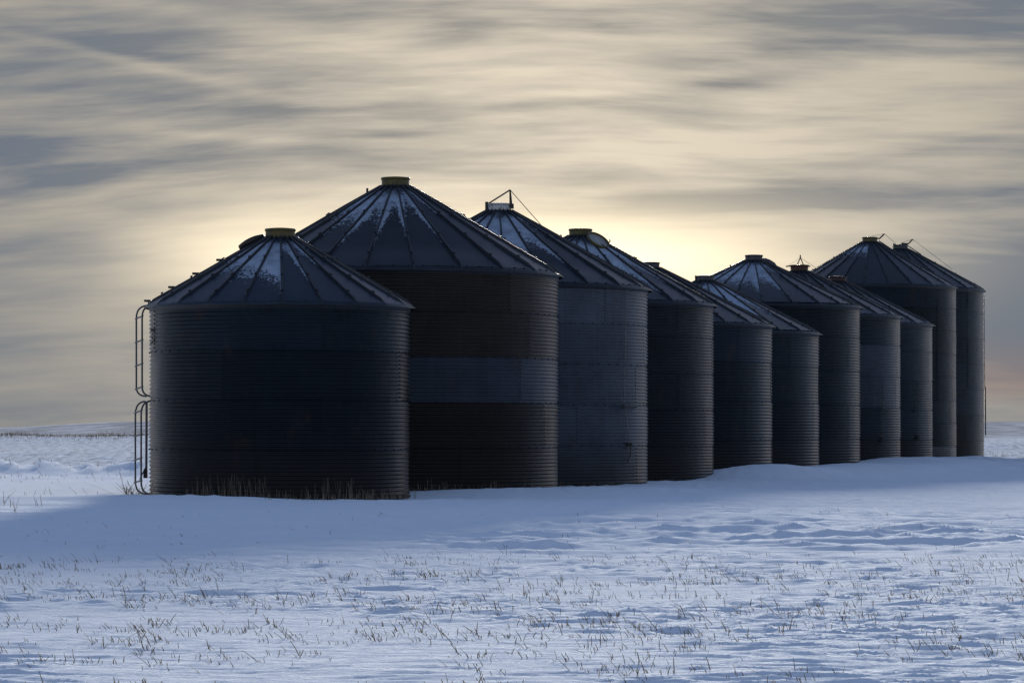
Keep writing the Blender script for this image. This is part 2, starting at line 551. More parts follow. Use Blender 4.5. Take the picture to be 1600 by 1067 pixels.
def ground(x, y, detail=True):
    """height of the snow surface"""
    x = np.asarray(x, float)
    y = np.asarray(y, float)
    z = np.zeros_like(x)
    # the yard falls a little toward the far bins
    z += -0.10 * sstep(y, 88, 112) - 0.22 * sstep(y, 140, 165)
    z += drift_height(x, y)
    # bank in front of the two nearest bins, with the hollow between them
    z += 0.14 * gauss(x, y, -7.0, 69.2, 4.6, 2.2, 0.05)
    z += 0.13 * gauss(x, y, 0.8, 78.3, 4.0, 2.4, 0.25)
    z -= 0.06 * gauss(x, y, -3.3, 71.5, 1.5, 1.6)
    z += 0.10 * gauss(x, y, -13.5, 68.0, 5.0, 2.2, 0.0)
    # swells
    z += 0.07 * perlin(x / 9.0, y / 14.0, 3) * sstep(np.hypot(x, y), 8, 25)
    z += 0.35 * perlin(x / 140.0, y / 180.0, 9) * sstep(y, 260, 700)
    # ploughed-up bank left of the bins, and a ditch edge further right
    line = 116.0 + 0.9 * (x + 16.0) * 0.25
    left = sstep(x, 4.0, -8.0) * sstep(y, 80, 100)
    z += left * 0.42 * np.exp(-((y - line - 1.2 * perlin(x / 2.0, y / 9.0, 31)) / 3.6) ** 2) * (0.75 + 0.6 * perlin(x / 0.8 + y * 0.20, y / 6.0, 12) + 0.5 * perlin(x / 0.33 + y * 0.3, y / 3.0, 13))
    z += left * 0.10 * perlin(x / 0.9 + y * 0.22, y / 5.0, 14) * np.exp(-((y - line + 3) / 8.0) ** 2)
    right = sstep(x, 14, 30) * sstep(y, 150, 200)
    z += right * (0.25 * np.exp(-((y - 196) / 9.0) ** 2) - 0.35 * np.exp(-((y - 225) / 12.0) ** 2) + 0.55 * sstep(y, 248, 275))
    # road edge with grass across the left field
    lf = sstep(x, 10, -15)
    z += lf * 0.85 * np.exp(-((y - 372 - 0.05 * (x + 50)) / 30.0) ** 2)
    # far hill
    xr = x * 1850.0 / np.maximum(y, 600.0)
    hx = 0.5 + 4.2 * sstep(xr, -310, -205) - 0.9 * sstep(x, -60, 240) + 0.35 * perlin(x / 60.0, y / 400.0, 5)
    z += hx * sstep(y, 850, 1750) * (1 - sstep(y, 1900, 3600)) - 30.0 * sstep(y, 2200, 4200)
    if detail:
        d = np.hypot(x, y)
        calm = 1.0 - 0.10 * np.exp(-((y - 88 - 0.5 * x) / 24.0) ** 2) * sstep(x, -16, -4)
        patch = sstep(perlin(x / 5.0, y / 6.5, 21), -0.28, 0.35)
        wx = x + 0.35 * perlin(x / 1.7, y / 1.7, 41)
        wy = y + 0.10 * x + 0.16 * perlin(x / 1.1, y / 1.3, 42)
        near = 1 - sstep(d, 90, 190)
        s1 = ridged(wx / 2.3, wy / 0.62, 51)
        s2 = ridged(wx / 0.80, wy / 0.22, 52)
        s3 = perlin(wx / 0.48, wy / 0.15, 53)
        amp = near * calm * (0.35 + 0.65 * patch)
        z += amp * (0.019 * np.maximum(s1, 0) ** 2 + 0.030 * np.maximum(s2, 0) ** 2.2 + 0.0135 * s3 + 0.007 * perlin(wx / 0.2, wy / 0.09, 54))
        z += 0.014 * near * perlin(x / 3.2, y / 1.8, 55)
        z += 0.06 * ridged(wx / 2.2, wy / 1.15, 57) ** 2 * sstep(d, 38, 46) * (1 - sstep(d, 56, 66))
        z += 0.06 * near * sstep(d, 34, 46) * (np.maximum(ridged(wx / 3.4, wy / 2.3, 56), 0) ** 2 - 0.35) * (1.0 - 0.6 * sstep(d, 60, 75))
        far = sstep(d, 90, 160) * (1 - sstep(d, 700, 1500))
        z += far * (0.16 * perlin(x / 3.5, y / 6.0, 61) + 0.10 * perlin(x / 1.4, y / 4.0, 62))
        z += 0.25 * sstep(y, 1000, 1600) * perlin(x / 25.0, y / 120.0, 64)
    return z


def build_snow_field():
    def steps(lo, hi, f):
        out = [lo]
        while out[-1] < hi:
            out.append(out[-1] + f(out[-1]))
        return out
    xs = steps(0.0, 3500.0, lambda v: 0.055 if v < 6 else 0.055 + (v - 6) * 0.022 if v < 22 else 0.43 + (v - 22) * 0.10)
    xs = np.array([-v for v in reversed(xs[1:])] + xs)
    ys = steps(13.0, 6000.0, lambda v: 0.038 if v < 17 else 0.038 * (v / 17.0) ** 1.55 if v < 200 else 0.038 * (200 / 17.0) ** 1.55 + (v - 200) * 0.035)
    back = steps(0.0, 3000.0, lambda v: 0.5 + v * 0.25)
    ys = np.array([13.0 - v for v in reversed(back[1:])] + ys)
    X, Y = np.meshgrid(xs, ys)
    Z = ground(X, Y)
    o = link('snow_field', grid_mesh('snow_field', np.stack([X, Y, Z], -1), True, M_SNOW))
    put_props(o, 'wind carved snow over the stubble field around the bins, rising to a far low hill', None, None, 'structure')
    return o


build_snow_field()


# ------------------------------------------------------------------ grain bins
SEGS = 6                         # profile points per corrugation
MESHES = {}


def sheet_mesh(r, h, arc):
    key = ('sheet', round(r, 3), round(h, 3), round(arc, 3))
    if key in MESHES:
        return MESHES[key]
    rows = 12 * SEGS + 1
    cols = max(10, int(round(arc / 4.5))) + 1
    zz = np.linspace(0, h, rows)
    prof = 0.020 * np.cos(2 * np.pi * zz / (h / 12.0))
    aa = np.radians(np.linspace(-0.3, arc + 0.35, cols))
    lap = np.linspace(0.0, 0.007, cols)
    A, ZZ = np.meshgrid(aa, zz)
    RR = r + prof[:, None] + lap[None, :]
    P = np.stack([RR * np.sin(A), -RR * np.cos(A), ZZ], -1)
    MESHES[key] = grid_mesh('wall_sheet', P, True, M_WALL)
    return MESHES[key]


def panel_mesh(rc, re, rise, n, joints):
    """one roof sheet from the collar to the eave, its eave edge turned down; UV: u across, v down the slope"""
    half = math.pi / n
    vv = [0.0]
    for j in joints:
        vv += [j - 0.004, j + 0.004]
    vv += [0.5 * (vv[-1] + 0.97), 0.965, 1.0]
    vv = sorted(vv)
    cols = 7
    rowsP, rowsU = [], []
    for v in vv:
        step = sum(1 for j in joints if v > j) * -0.012
        row, ru = [], []
        for k in range(cols):
            u = k / (cols - 1)
            a = -half + 2 * half * u
            rad = rc + (re - rc) * v
            sag = 0.022 * math.sin(math.pi * u) * (0.3 + 0.7 * v)
            z = rise * (1 - v) - sag + step + 0.036
            if v > 0.97:
                z -= 0.020
            row.append((rad * math.sin(a), -rad * math.cos(a), z))
            ru.append((u, v))
        rowsP.append(row)
        rowsU.append(ru)
    lip, lu = [], []
    for k in range(cols):
        x, y, z = rowsP[-1][k]
        lip.append((x * 0.998, y * 0.998, z - 0.022 + 0.010 * math.sin(math.pi * k / (cols - 1))))
        lu.append((k / (cols - 1), 1.0))
    rowsP.append(lip)
    rowsU.append(lu)
    return grid_mesh('roof_panel', np.array(rowsP)[::-1], True, M_ROOF, np.array(rowsU)[::-1])


def rib_mesh(rc, re, rise):
    """raised seam along one sheet edge, with the clips bolted along it"""
    mb = MB()
    L = re - rc
    st = [0.02, 0.25, 0.5, 0.75, 0.93, 0.985]
    hh = [0.055, 0.065, 0.070, 0.072, 0.070, 0.012]
    ww = [0.022, 0.028, 0.032, 0.035, 0.036, 0.036]
    vs_, fs = [], []
    for s, h, w in zip(st, hh, ww):
        y = -(rc + L * s)
        z = rise * (1 - s) + 0.030 - (0.024 if s > 0.3 else 0.0) * 0.5
        vs_ += [(-w, y, z - 0.03), (-w * 0.6, y, z + h), (w * 0.6, y, z + h), (w, y, z - 0.03)]
    for i in range(len(st) - 1):
        for k in range(3):
            a = i * 4 + k
            fs.append((a, a + 1, a + 5, a + 4))
    fs += [(3, 2, 1, 0), tuple((len(st) - 1) * 4 + k for k in range(4))]
    mb.add(vs_, fs)
    sl = math.atan2(rise, L)
    Mx = Matrix.Rotation(sl, 3, 'X')
    for s in (0.36, 0.62, 0.86):
        mb.box((0, -(rc + L * s), rise * (1 - s) + 0.112), (0.05, 0.06, 0.03), Mx)
    return mb.mesh('roof_rib', M_RIB)


def bolt_mesh(r, h, rings, n_sheet, phases):
    """hex bolt heads along every horizontal and vertical seam, joined"""
    mb = MB()

    def bolt(a, z):
        s, c = math.sin(a), math.cos(a)
        n = Vector((s, -c, 0))
        t = Vector((c, s, 0))
        up = Vector((0, 0, 1))
        rad = 0.021
        base = n * (r - 0.012) + up * z
        top = n * (r + 0.034) + up * z
        v = []
        for p, q in ((base, rad), (top, rad * 0.85)):
            for k in range(5):
                w = 2 * math.pi * k / 5
                v.append(p + (t * math.cos(w) + up * math.sin(w)) * q)
        f = [(k, (k + 1) % 5, 5 + (k + 1) % 5, 5 + k) for k in range(5)] + [(5, 6, 7, 8, 9)]
        mb.add(v, f)
    nb = int(round(2 * math.pi * r / 0.37))
    for i in range(0, rings + 1):
        off = 0.37 * i
        for k in range(nb):
            bolt(2 * math.pi * (k + off) / nb, i * h if i else 0.03)
    arc = 2 * math.pi / n_sheet
    for i in range(rings):
        for k in range(n_sheet):
            for j in range(1, 12):
                bolt(R(phases[i]) + k * arc, i * h + j * h / 12)
    return mb.mesh('seam_bolt', M_BOLT)


BIN_GROUP = 'corrugated steel grain bins standing in a row on the snow'


def local(b, px, py, back=0.0):
    """photo pixel -> the bin's own coordinates in the plane through its axis (x right, z up), `back` metres behind it"""
    d = b['d']
    c = b['root_xy']
    p = W(px, py, d + back)
    dx, dy = p.x - c[0], p.y - c[1]
    th = -b['theta']
    return Vector((dx * math.cos(th) - dy * math.sin(th), dx * math.sin(th) + dy * math.cos(th), p.z - b['z0']))


def make_bin(b):
    d, r = b['d'], b['r']
    axis = W(b['cx'], b['cap_y'][1], d)
    theta = -math.atan2(axis.x, axis.y)
    b['theta'], b['root_xy'] = theta, (axis.x, axis.y)
    root = bpy.data.objects.new('grain_bin', None)
    COL.objects.link(root)
    root.location = (axis.x, axis.y, b['z0'])
    root.rotation_euler = (0, 0, theta)
    root.empty_display_size = 1.0
    put_props(root, b['label'], 'grain bin', BIN_GROUP)
    b['root'] = root
    rings, h, ns = b['rings'], b['h'], b['ns']
    arc = 360.0 / ns
    rnd = random.Random(b['cx'])
    phases = list(b.get('phases', []))
    while len(phases) < rings:
        phases.append(rnd.uniform(0, arc))
    phases = phases[:rings]
    # wall sheets, ring by ring from the ground up
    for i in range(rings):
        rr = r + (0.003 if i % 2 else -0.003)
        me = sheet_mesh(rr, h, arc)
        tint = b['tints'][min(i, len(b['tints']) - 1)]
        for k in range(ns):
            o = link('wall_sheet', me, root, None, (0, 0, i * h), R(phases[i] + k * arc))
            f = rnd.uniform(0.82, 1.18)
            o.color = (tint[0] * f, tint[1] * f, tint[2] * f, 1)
    bm_ = link('seam_bolt', bolt_mesh(r, h, rings, ns, phases), root)
    bm_['kind'] = 'stuff'
    # roof
    eave_z = rings * h - b.get('skirt', 0.08)
    rc = b['cap_hw'] * d / FPX * 0.96
    cap_base = W(b['cx'], b['cap_y'][1], d).z - b['z0'] + 0.02
    re = r + 0.15
    rise = cap_base - eave_z
    n = 22
    pm = panel_mesh(rc * 0.92, re, rise, n, b.get('joints', ()))
    rm = rib_mesh(rc * 0.92, re, rise)
    step = 360.0 / n
    for k in range(n):
        a = b['rib0'] + k * step
        a = (a + 180) % 360 - 180                     # rib angle, panel lies to its right
        p = link('roof_panel', pm, root, None, (0, 0, eave_z), R(a + step / 2))
        f = rnd.uniform(0.85, 1.15)
        p.color = tuple(v * f for v in b['roof_tint']) + (1,)
        L, s0, s1 = b['snow'](a)
        p['snow_reach'], p['snow_left'], p['snow_right'] = float(L), float(s0), float(s1)
        link('roof_rib', rm, root, None, (0, 0, eave_z), R(a))
    b['eave_z'], b['rise'], b['rc'], b['re'], b['cap_base'] = eave_z, rise, rc, re, cap_base
    # dark eave angle that closes the gap under the roof sheets
    mb = MB()
    mb.lathe([(r - 0.02, eave_z - 0.10), (r + 0.022, eave_z - 0.10), (r + 0.026, eave_z - 0.01), (r + 0.06, eave_z + 0.004), (r - 0.02, eave_z + 0.03)], 96)
    link('eave_angle', mb.mesh('eave_angle', M_RIB), root)
    # collar and lid
    ch = (b['cap_y'][1] - b['cap_y'][0]) * d / FPX
    fl = b.get('flare', 1.0)
    mb = MB()
    mb.lathe([(rc * 0.90, -0.10), (rc, -0.06), (rc, ch * 0.1), (rc * fl, ch * 0.86), (rc * fl * 0.985, ch * 0.90)], 40)
    link('collar', mb.mesh('collar', b['cap_mat']), root, None, (0, 0, cap_base))
    mb = MB()
    rl = rc * fl
    mb.lathe([(rl * 1.0, ch * 0.74), (rl * 1.05, ch * 0.74), (rl * 1.055, ch * 0.96), (rl * 1.02, ch), (rl * 0.5, ch * 1.04 + 0.01), (0, ch * 1.06 + 0.015)], 40)
    lid = link('lid', mb.mesh('lid', b.get('lid_mat', b['cap_mat'])), root, None, (0, 0, cap_base))
    lid.rotation_euler = (R(b.get('lid_tilt', (0, 0))[0]), R(b.get('lid_tilt', (0, 0))[1]), 0)
    return root


def roof_pt(b, phi, s, up=0.0):
    """point on the roof: phi in degrees from the camera side, s from collar (0) to eave (1)"""
    rc = b['rc'] * 0.92
    rad = rc + (b['re'] - rc) * s
    a = R(phi)
    return Vector((rad * math.sin(a), -rad * math.cos(a), b['eave_z'] + b['rise'] * (1 - s) + 0.03 + up))


def roof_normal(b, phi):
    rc = b['rc'] * 0.92
    sl = math.atan2(b['rise'], b['re'] - rc)
    a = R(phi)
    return Vector((math.sin(sl) * math.sin(a), -math.sin(sl) * math.cos(a), math.cos(sl)))


def tube_part(b, name, pts, rad, mat, n=6, parent=None):
    mb = MB()
    mb.tube(pts, rad, n)
    return link(name, mb.mesh(name, mat), parent or b['root'])


def no_snow(a):
    return 0.0, 0.0, 0.0


def snow_table(tab):
    """list of (rib angle from, to, reach, left tail, right tail)"""
    def f(a):
        for lo, hi, L, s0, s1 in tab:
            if lo <= a < hi:
                return L, s0, s1
        return 0.0, 0.0, 0.0
    return f


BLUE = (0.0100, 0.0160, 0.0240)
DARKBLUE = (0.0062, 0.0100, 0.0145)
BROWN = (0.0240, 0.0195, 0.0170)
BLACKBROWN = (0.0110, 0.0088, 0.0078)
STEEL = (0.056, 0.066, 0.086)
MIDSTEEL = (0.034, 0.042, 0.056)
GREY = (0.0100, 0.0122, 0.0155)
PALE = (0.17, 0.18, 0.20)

snow_a = snow_table([(-75, -57, .35, 0, 0), (-57, -40, .50, 0, .05), (-40, -24, .58, 0, .08), (-24, -8, .58, .05, .22), (-8, 9, .16, .05, .60), (9, 25, .10, 0, .42), (25, 40, .05, 0, .12)])
snow_b = snow_table([(-60, -50, .30, .1, .2), (-50, -34, .36, .2, .2), (-34, -18, .26, .52, .25), (-18, -2, .14, .62, .50), (-2, 15, .12, .32, .55), (15, 31, .03, .0, .38)])
snow_c = snow_table([(-60, -40, .45, 0, .1), (-40, -24, .55, 0, .1), (-24, -8, .62, 0, .1), (-8, 9, .55, .05, .35), (9, 26, .40, .1, .35), (26, 42, .08, .1, .2)])
snow_d = snow_table([(-60, -24, .5, 0, .1), (-24, -8, .6, 0, .1), (-8, 9, .6, 0, .2), (9, 26, .58, 0, .3), (26, 42, .38, 0, .35)])
snow_e = snow_table([(-75, -40, .48, 0, .05), (-40, -24, .5, 0, .1), (-24, -8, .5, .05, .25), (-8, 9, .45, .05, .3), (9, 26, .16, .05, .25)])
snow_f = snow_table([(-75, -18, .25, .1, .1), (-18, -8, .1, .25, .1)])

BINS = [
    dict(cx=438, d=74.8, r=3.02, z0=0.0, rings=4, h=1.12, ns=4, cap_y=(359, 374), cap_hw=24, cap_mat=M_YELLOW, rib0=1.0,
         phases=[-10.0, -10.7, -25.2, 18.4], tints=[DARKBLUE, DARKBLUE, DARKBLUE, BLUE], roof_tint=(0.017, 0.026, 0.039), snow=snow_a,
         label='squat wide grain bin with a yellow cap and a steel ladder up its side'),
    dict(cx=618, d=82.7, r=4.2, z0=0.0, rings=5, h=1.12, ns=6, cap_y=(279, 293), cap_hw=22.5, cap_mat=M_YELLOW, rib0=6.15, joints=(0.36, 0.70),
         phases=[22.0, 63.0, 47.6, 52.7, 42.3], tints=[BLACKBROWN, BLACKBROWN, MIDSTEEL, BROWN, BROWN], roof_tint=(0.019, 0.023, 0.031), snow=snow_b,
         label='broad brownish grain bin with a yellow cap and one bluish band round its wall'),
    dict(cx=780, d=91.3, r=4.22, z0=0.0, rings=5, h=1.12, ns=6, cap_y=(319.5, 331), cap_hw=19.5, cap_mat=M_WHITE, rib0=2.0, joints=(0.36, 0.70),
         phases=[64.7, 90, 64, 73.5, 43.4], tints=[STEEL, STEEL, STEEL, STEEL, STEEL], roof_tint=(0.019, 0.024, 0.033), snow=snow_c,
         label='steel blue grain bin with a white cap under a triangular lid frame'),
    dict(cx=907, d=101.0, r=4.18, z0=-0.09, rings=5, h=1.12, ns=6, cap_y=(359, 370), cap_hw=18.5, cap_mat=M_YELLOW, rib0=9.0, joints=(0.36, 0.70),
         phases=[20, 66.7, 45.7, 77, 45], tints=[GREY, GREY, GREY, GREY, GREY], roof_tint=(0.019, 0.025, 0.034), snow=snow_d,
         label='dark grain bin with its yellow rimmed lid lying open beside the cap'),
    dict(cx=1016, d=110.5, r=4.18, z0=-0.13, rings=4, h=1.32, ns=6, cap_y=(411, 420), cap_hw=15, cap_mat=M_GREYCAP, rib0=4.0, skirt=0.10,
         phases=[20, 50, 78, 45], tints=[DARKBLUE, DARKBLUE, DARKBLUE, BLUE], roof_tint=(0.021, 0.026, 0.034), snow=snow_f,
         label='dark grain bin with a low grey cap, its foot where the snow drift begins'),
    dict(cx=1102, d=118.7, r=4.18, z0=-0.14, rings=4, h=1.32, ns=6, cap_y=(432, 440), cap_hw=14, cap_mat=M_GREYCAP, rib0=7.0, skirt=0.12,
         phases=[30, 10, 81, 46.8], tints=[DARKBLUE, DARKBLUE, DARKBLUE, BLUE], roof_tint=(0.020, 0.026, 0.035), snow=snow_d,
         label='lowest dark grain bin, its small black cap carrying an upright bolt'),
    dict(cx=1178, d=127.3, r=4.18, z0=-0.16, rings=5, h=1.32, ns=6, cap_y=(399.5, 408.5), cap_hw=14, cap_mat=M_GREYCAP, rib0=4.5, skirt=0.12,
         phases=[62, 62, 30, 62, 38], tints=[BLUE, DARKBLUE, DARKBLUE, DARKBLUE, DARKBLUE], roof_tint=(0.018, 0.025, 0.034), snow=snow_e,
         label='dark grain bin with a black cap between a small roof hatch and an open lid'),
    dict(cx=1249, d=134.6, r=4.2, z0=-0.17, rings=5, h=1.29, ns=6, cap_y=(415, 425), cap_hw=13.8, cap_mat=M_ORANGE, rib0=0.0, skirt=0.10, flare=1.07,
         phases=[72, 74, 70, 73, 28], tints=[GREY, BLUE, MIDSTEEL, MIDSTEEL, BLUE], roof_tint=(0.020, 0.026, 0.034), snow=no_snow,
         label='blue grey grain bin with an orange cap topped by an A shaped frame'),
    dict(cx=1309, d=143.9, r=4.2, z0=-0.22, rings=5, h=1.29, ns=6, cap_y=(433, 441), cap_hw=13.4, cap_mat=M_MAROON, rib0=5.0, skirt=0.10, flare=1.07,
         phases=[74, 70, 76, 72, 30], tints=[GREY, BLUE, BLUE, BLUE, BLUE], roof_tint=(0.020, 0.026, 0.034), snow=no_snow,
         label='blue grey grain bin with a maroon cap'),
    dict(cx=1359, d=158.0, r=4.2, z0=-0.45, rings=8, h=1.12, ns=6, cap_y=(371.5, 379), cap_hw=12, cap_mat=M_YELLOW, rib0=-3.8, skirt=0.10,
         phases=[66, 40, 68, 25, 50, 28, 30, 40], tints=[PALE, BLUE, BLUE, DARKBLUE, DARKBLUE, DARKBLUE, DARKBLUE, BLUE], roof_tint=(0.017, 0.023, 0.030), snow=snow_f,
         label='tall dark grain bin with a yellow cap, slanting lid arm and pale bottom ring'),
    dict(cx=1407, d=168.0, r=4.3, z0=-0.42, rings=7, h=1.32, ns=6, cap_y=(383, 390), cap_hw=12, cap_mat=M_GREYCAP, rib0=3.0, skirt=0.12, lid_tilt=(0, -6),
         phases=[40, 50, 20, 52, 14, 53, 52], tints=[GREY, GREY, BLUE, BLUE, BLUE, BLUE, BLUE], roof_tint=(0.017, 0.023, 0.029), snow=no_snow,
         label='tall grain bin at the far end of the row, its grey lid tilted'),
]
for b in BINS:
    make_bin(b)
B1, B2, B3, B4, B5, B6, B7, B8, B9, B10, B11 = BINS


# ------------------------------------------------------------------ fittings on the bins
def arc_path(p0, p1, p2, n=7):
    """quadratic curve through a corner"""
    out = []
    for i in range(n):
        t = i / (n - 1)
        out.append(p0 * (1 - t) ** 2 + p1 * 2 * t * (1 - t) + p2 * t * t)
    return out


def ladder_section(b, up, n_rungs, rung_y):
    lad = bpy.data.objects.new('ladder', None)
    COL.objects.link(lad)
    lad.parent = b['root']
    v = Vector((0.075, -0.185, 0.0))                    # half the rung, right end nearer the camera
    rails = []
    for s in (-1, 1):
        px = up['x'] + (0 if s < 0 else 0)
        top_out = local(b, up['x'], up['y_top']) + v * s
        bot_out = local(b, up['x'], up['y_bot']) + v * s
        top_in = local(b, up['in_top'][0], up['in_top'][1]) + v * s * 0.85
        bot_in = local(b, up['in_bot'][0], up['in_bot'][1]) + v * s * 0.85
        ct = Vector((top_out.x, top_out.y, top_in.z))
        cb = Vector((bot_out.x, bot_out.y, bot_in.z))
        path = arc_path(top_in, ct, top_out) + arc_path(bot_out, cb, bot_in)
        tube_part(b, 'rail', path, 0.022, M_PIPE, 8, lad)
        rails.append((top_out, bot_out))
    for y in rung_y:
        c = local(b, up['x'], y)
        z = c.z
        a = Vector((rails[0][0].x, rails[0][0].y, z)) - v * 0.30 + Vector((0, 0, -0.03))
        e = Vector((rails[1][0].x, rails[1][0].y, z)) + v * 0.30 + Vector((0, 0, 0.03))
        tube_part(b, 'rung', [a, e], 0.020, M_PIPE, 6, lad)
    return lad


ladder_section(B1, dict(x=217.5, y_top=497, y_bot=604, in_top=(236, 477), in_bot=(233.5, 619)), 4, (496, 533, 570, 606))
ladder_section(B1, dict(x=216.0, y_top=648, y_bot=752, in_top=(231.5, 627), in_bot=(234, 772)), 4, (643, 680, 717, 752))
# side door jamb seen edge-on, its latch and brace
tube_part(B1, 'door_jamb', [local(B1, 229, 628, 0.3), local(B1, 228.5, 742, 0.3)], 0.030, M_PIPE, 6)
mb = MB()
mb.box(local(B1, 227.5, 740, 0.3), (0.10, 0.12, 0.20))
link('door_latch', mb.mesh('door_latch', M_DARK), B1['root'])
tube_part(B1, 'brace_rod', [local(B1, 228, 729, 0.3), local(B1, 218.5, 748, 0.1)], 0.014, M_DARK, 5)
# steps up the left roof slope
for s in (0.955, 0.76, 0.565, 0.37):
    p = roof_pt(B1, -88, s)
    nrm = roof_normal(B1, -88)
    mb = MB()
    for k in (-0.14, 0.14):
        mb.tube([p + Vector((0, k, -0.02)), p + nrm * 0.07 + Vector((0, k, 0))], 0.014, 5)
    mb.box(p + nrm * 0.075, (0.16, 0.36, 0.04))
    link('roof_step', mb.mesh('roof_step', M_DARK), B1['root'])


def disc_part(b, name, centre, normal, rad, thick, mat, dish=0.0, dome=0.0, lining=None):
    q = Vector(normal).normalized().to_track_quat('Z', 'Y').to_matrix().to_4x4()
    M = Matrix.Translation(centre) @ q
    mb = MB()
    if dish:
        mb.lathe([(0, -thick), (rad * 0.9, -thick), (rad, -thick * 0.7), (rad, 0), (rad * 0.93, 0.0), (rad * 0.9, -dish), (0, -dish)], 32, M)
    else:
        mb.lathe([(0, -thick), (rad, -thick), (rad * 1.02, -thick * 0.4), (rad, 0), (rad * 0.6, dome * 0.75), (0, dome)], 32, M)
    o = link(name, mb.mesh(name, mat), b['root'])
    if lining:
        mb = MB()
        mb.lathe([(0, -dish + 0.006), (rad * 0.895, -dish + 0.006)], 32, M)
        link('lid_lining', mb.mesh('lid_lining', lining), o)
    return o


# hatch lying open on the left shoulder of the first roof
disc_part(B1, 'hatch_lid', roof_pt(B1, -97, 0.13, 0.14), Vector((-0.42, 0.10, 0.90)), 0.33, 0.10, M_DARK, dome=0.05)
# worn number daubed on the wall near the ladder
pts3 = [(-0.9, 0.8), (-0.4, 1.0), (0.3, 0.95), (0.7, 0.6), (0.4, 0.2), (-0.1, 0.05), (0.5, -0.1), (0.85, -0.5), (0.4, -0.9), (-0.3, -1.0), (-0.9, -0.8)]
mb = MB()
vs_, fs = [], []
for i, (a, zz) in enumerate(pts3):
    ang = R(-77 + a * 4.2)
    zc = 3.72 + zz * 0.17
    for dz in (-0.035, 0.035):
        rr = 3.02 + 0.022
        vs_.append((rr * math.sin(ang), -rr * math.cos(ang), zc + dz))
for i in range(len(pts3) - 1):
    fs.append((2 * i, 2 * i + 1, 2 * i + 3, 2 * i + 2))
mb.add(vs_, fs)
link('painted_number', mb.mesh('painted_number', M_MARK), B1['root'])

# second bin: small vent pin on the left slope
tube_part(B2, 'vent_pin', [roof_pt(B2, -90, 0.10), roof_pt(B2, -90, 0.10, 0.16)], 0.03, M_DARK)

# third bin: triangular frame over the cap, stay wire, pull rope and its brackets
def bar(b, name, p, q, w, mat, parent=None):
    return tube_part(b, name, [p, q], w, mat, 4, parent)


f3 = bpy.data.objects.new('lid_frame', None)
COL.objects.link(f3)
f3.parent = B3['root']
apex, lft, rgt = local(B3, 797, 297), local(B3, 760.5, 320), local(B3, 799.5, 322)
bar(B3, 'slant_bar', lft, apex, 0.030, M_DARK, f3)
bar(B3, 'upright_bar', rgt + Vector((0, -0.12, 0)), apex, 0.032, M_DARK, f3)
bar(B3, 'upright_bar', rgt + Vector((-0.04, 0.22, 0.0)), apex, 0.032, M_DARK, f3)
mb = MB()
mb.box(local(B3, 760.5, 322), (0.09, 0.30, 0.22))
link('hinge_bracket', mb.mesh('hinge_bracket', M_DARK), f3)
mb = MB()
mb.box(local(B3, 799.5, 322.5), (0.12, 0.42, 0.12))
link('foot_bracket', mb.mesh('foot_bracket', M_DARK), f3)
tube_part(B3, 'stay_wire', [apex, local(B3, 826, 330), local(B3, 851, 358)], 0.011, M_DARK, 5)


def wall_pt(b, px, py, off=0.03):
    """point on the wall's camera side under a photo pixel"""
    p = local(b, px, py)
    rr = b['r'] + off
    x = max(-rr * 0.999, min(rr * 0.999, p.x))
    return Vector((x, -math.sqrt(rr * rr - x * x), p.z))


tube_part(B3, 'pull_rope', [wall_pt(B3, 974, 458, .06), wall_pt(B3, 971, 545, .06), wall_pt(B3, 969, 633, .10), wall_pt(B3, 974, 665, .09),
                            wall_pt(B3, 979, 693, .10)], 0.012, M_PIPE, 5)
tube_part(B3, 'rope_tail', [wall_pt(B3, 980, 695, .10), wall_pt(B3, 981, 706, .06), wall_pt(B3, 977, 716, .07), wall_pt(B3, 975, 722, .05)], 0.018, M_DARK, 5)
tube_part(B3, 'rope_bracket', [wall_pt(B3, 967, 636.5, .20), wall_pt(B3, 979, 636, .16), wall_pt(B3, 991, 635.5, .06)], 0.032, M_DARK, 6)
mb = MB()
mb.box(wall_pt(B3, 967.5, 636, .20), (0.09, 0.10, 0.13))
link('pulley', mb.mesh('pulley', M_DARK), B3['root'])
mb = MB()
mb.box(wall_pt(B3, 979, 694, .08), (0.12, 0.12, 0.11))
mb.tube([wall_pt(B3, 978, 694, .1), wall_pt(B3, 984, 697, .1)], 0.02, 5)
link('rope_cleat', mb.mesh('rope_cleat', M_DARK), B3['root'])

# fourth bin: lid lying upside down against the collar, pale inside
disc_part(B4, 'open_lid', local(B4, 935.5, 374.0, -0.75), Vector((0.46, -0.46, 0.76)), 0.385, 0.11, M_YELLOW, dish=0.07, lining=M_PALE)
tube_part(B4, 'lid_catch', [local(B4, 951, 381), local(B4, 953.5, 376), local(B4, 952, 374.5)], 0.02, M_DARK, 5)
# fifth and sixth: pins by the caps
tube_part(B5, 'cap_pin', [local(B5, 1001, 418), local(B5, 1000, 409)], 0.03, M_DARK)
tube_part(B6, 'cap_pin', [local(B6, 1087.5, 440), local(B6, 1087, 430.5)], 0.035, M_DARK)
# seventh: lid on the right shoulder, hatch and post on the left
disc_part(B7, 'open_lid', local(B7, 1202, 409.5, 0.3), Vector((0.45, -0.05, 0.88)), 0.36, 0.10, M_GREYCAP, dome=0.10)
disc_part(B7, 'roof_hatch', roof_pt(B7, -92, 0.45, 0.10), Vector((-0.25, -0.1, 0.95)), 0.22, 0.08, M_DARK, dome=0.04)
tube_part(B7, 'hatch_post', [local(B7, 1143, 424), local(B7, 1141, 414)], 0.03, M_DARK)
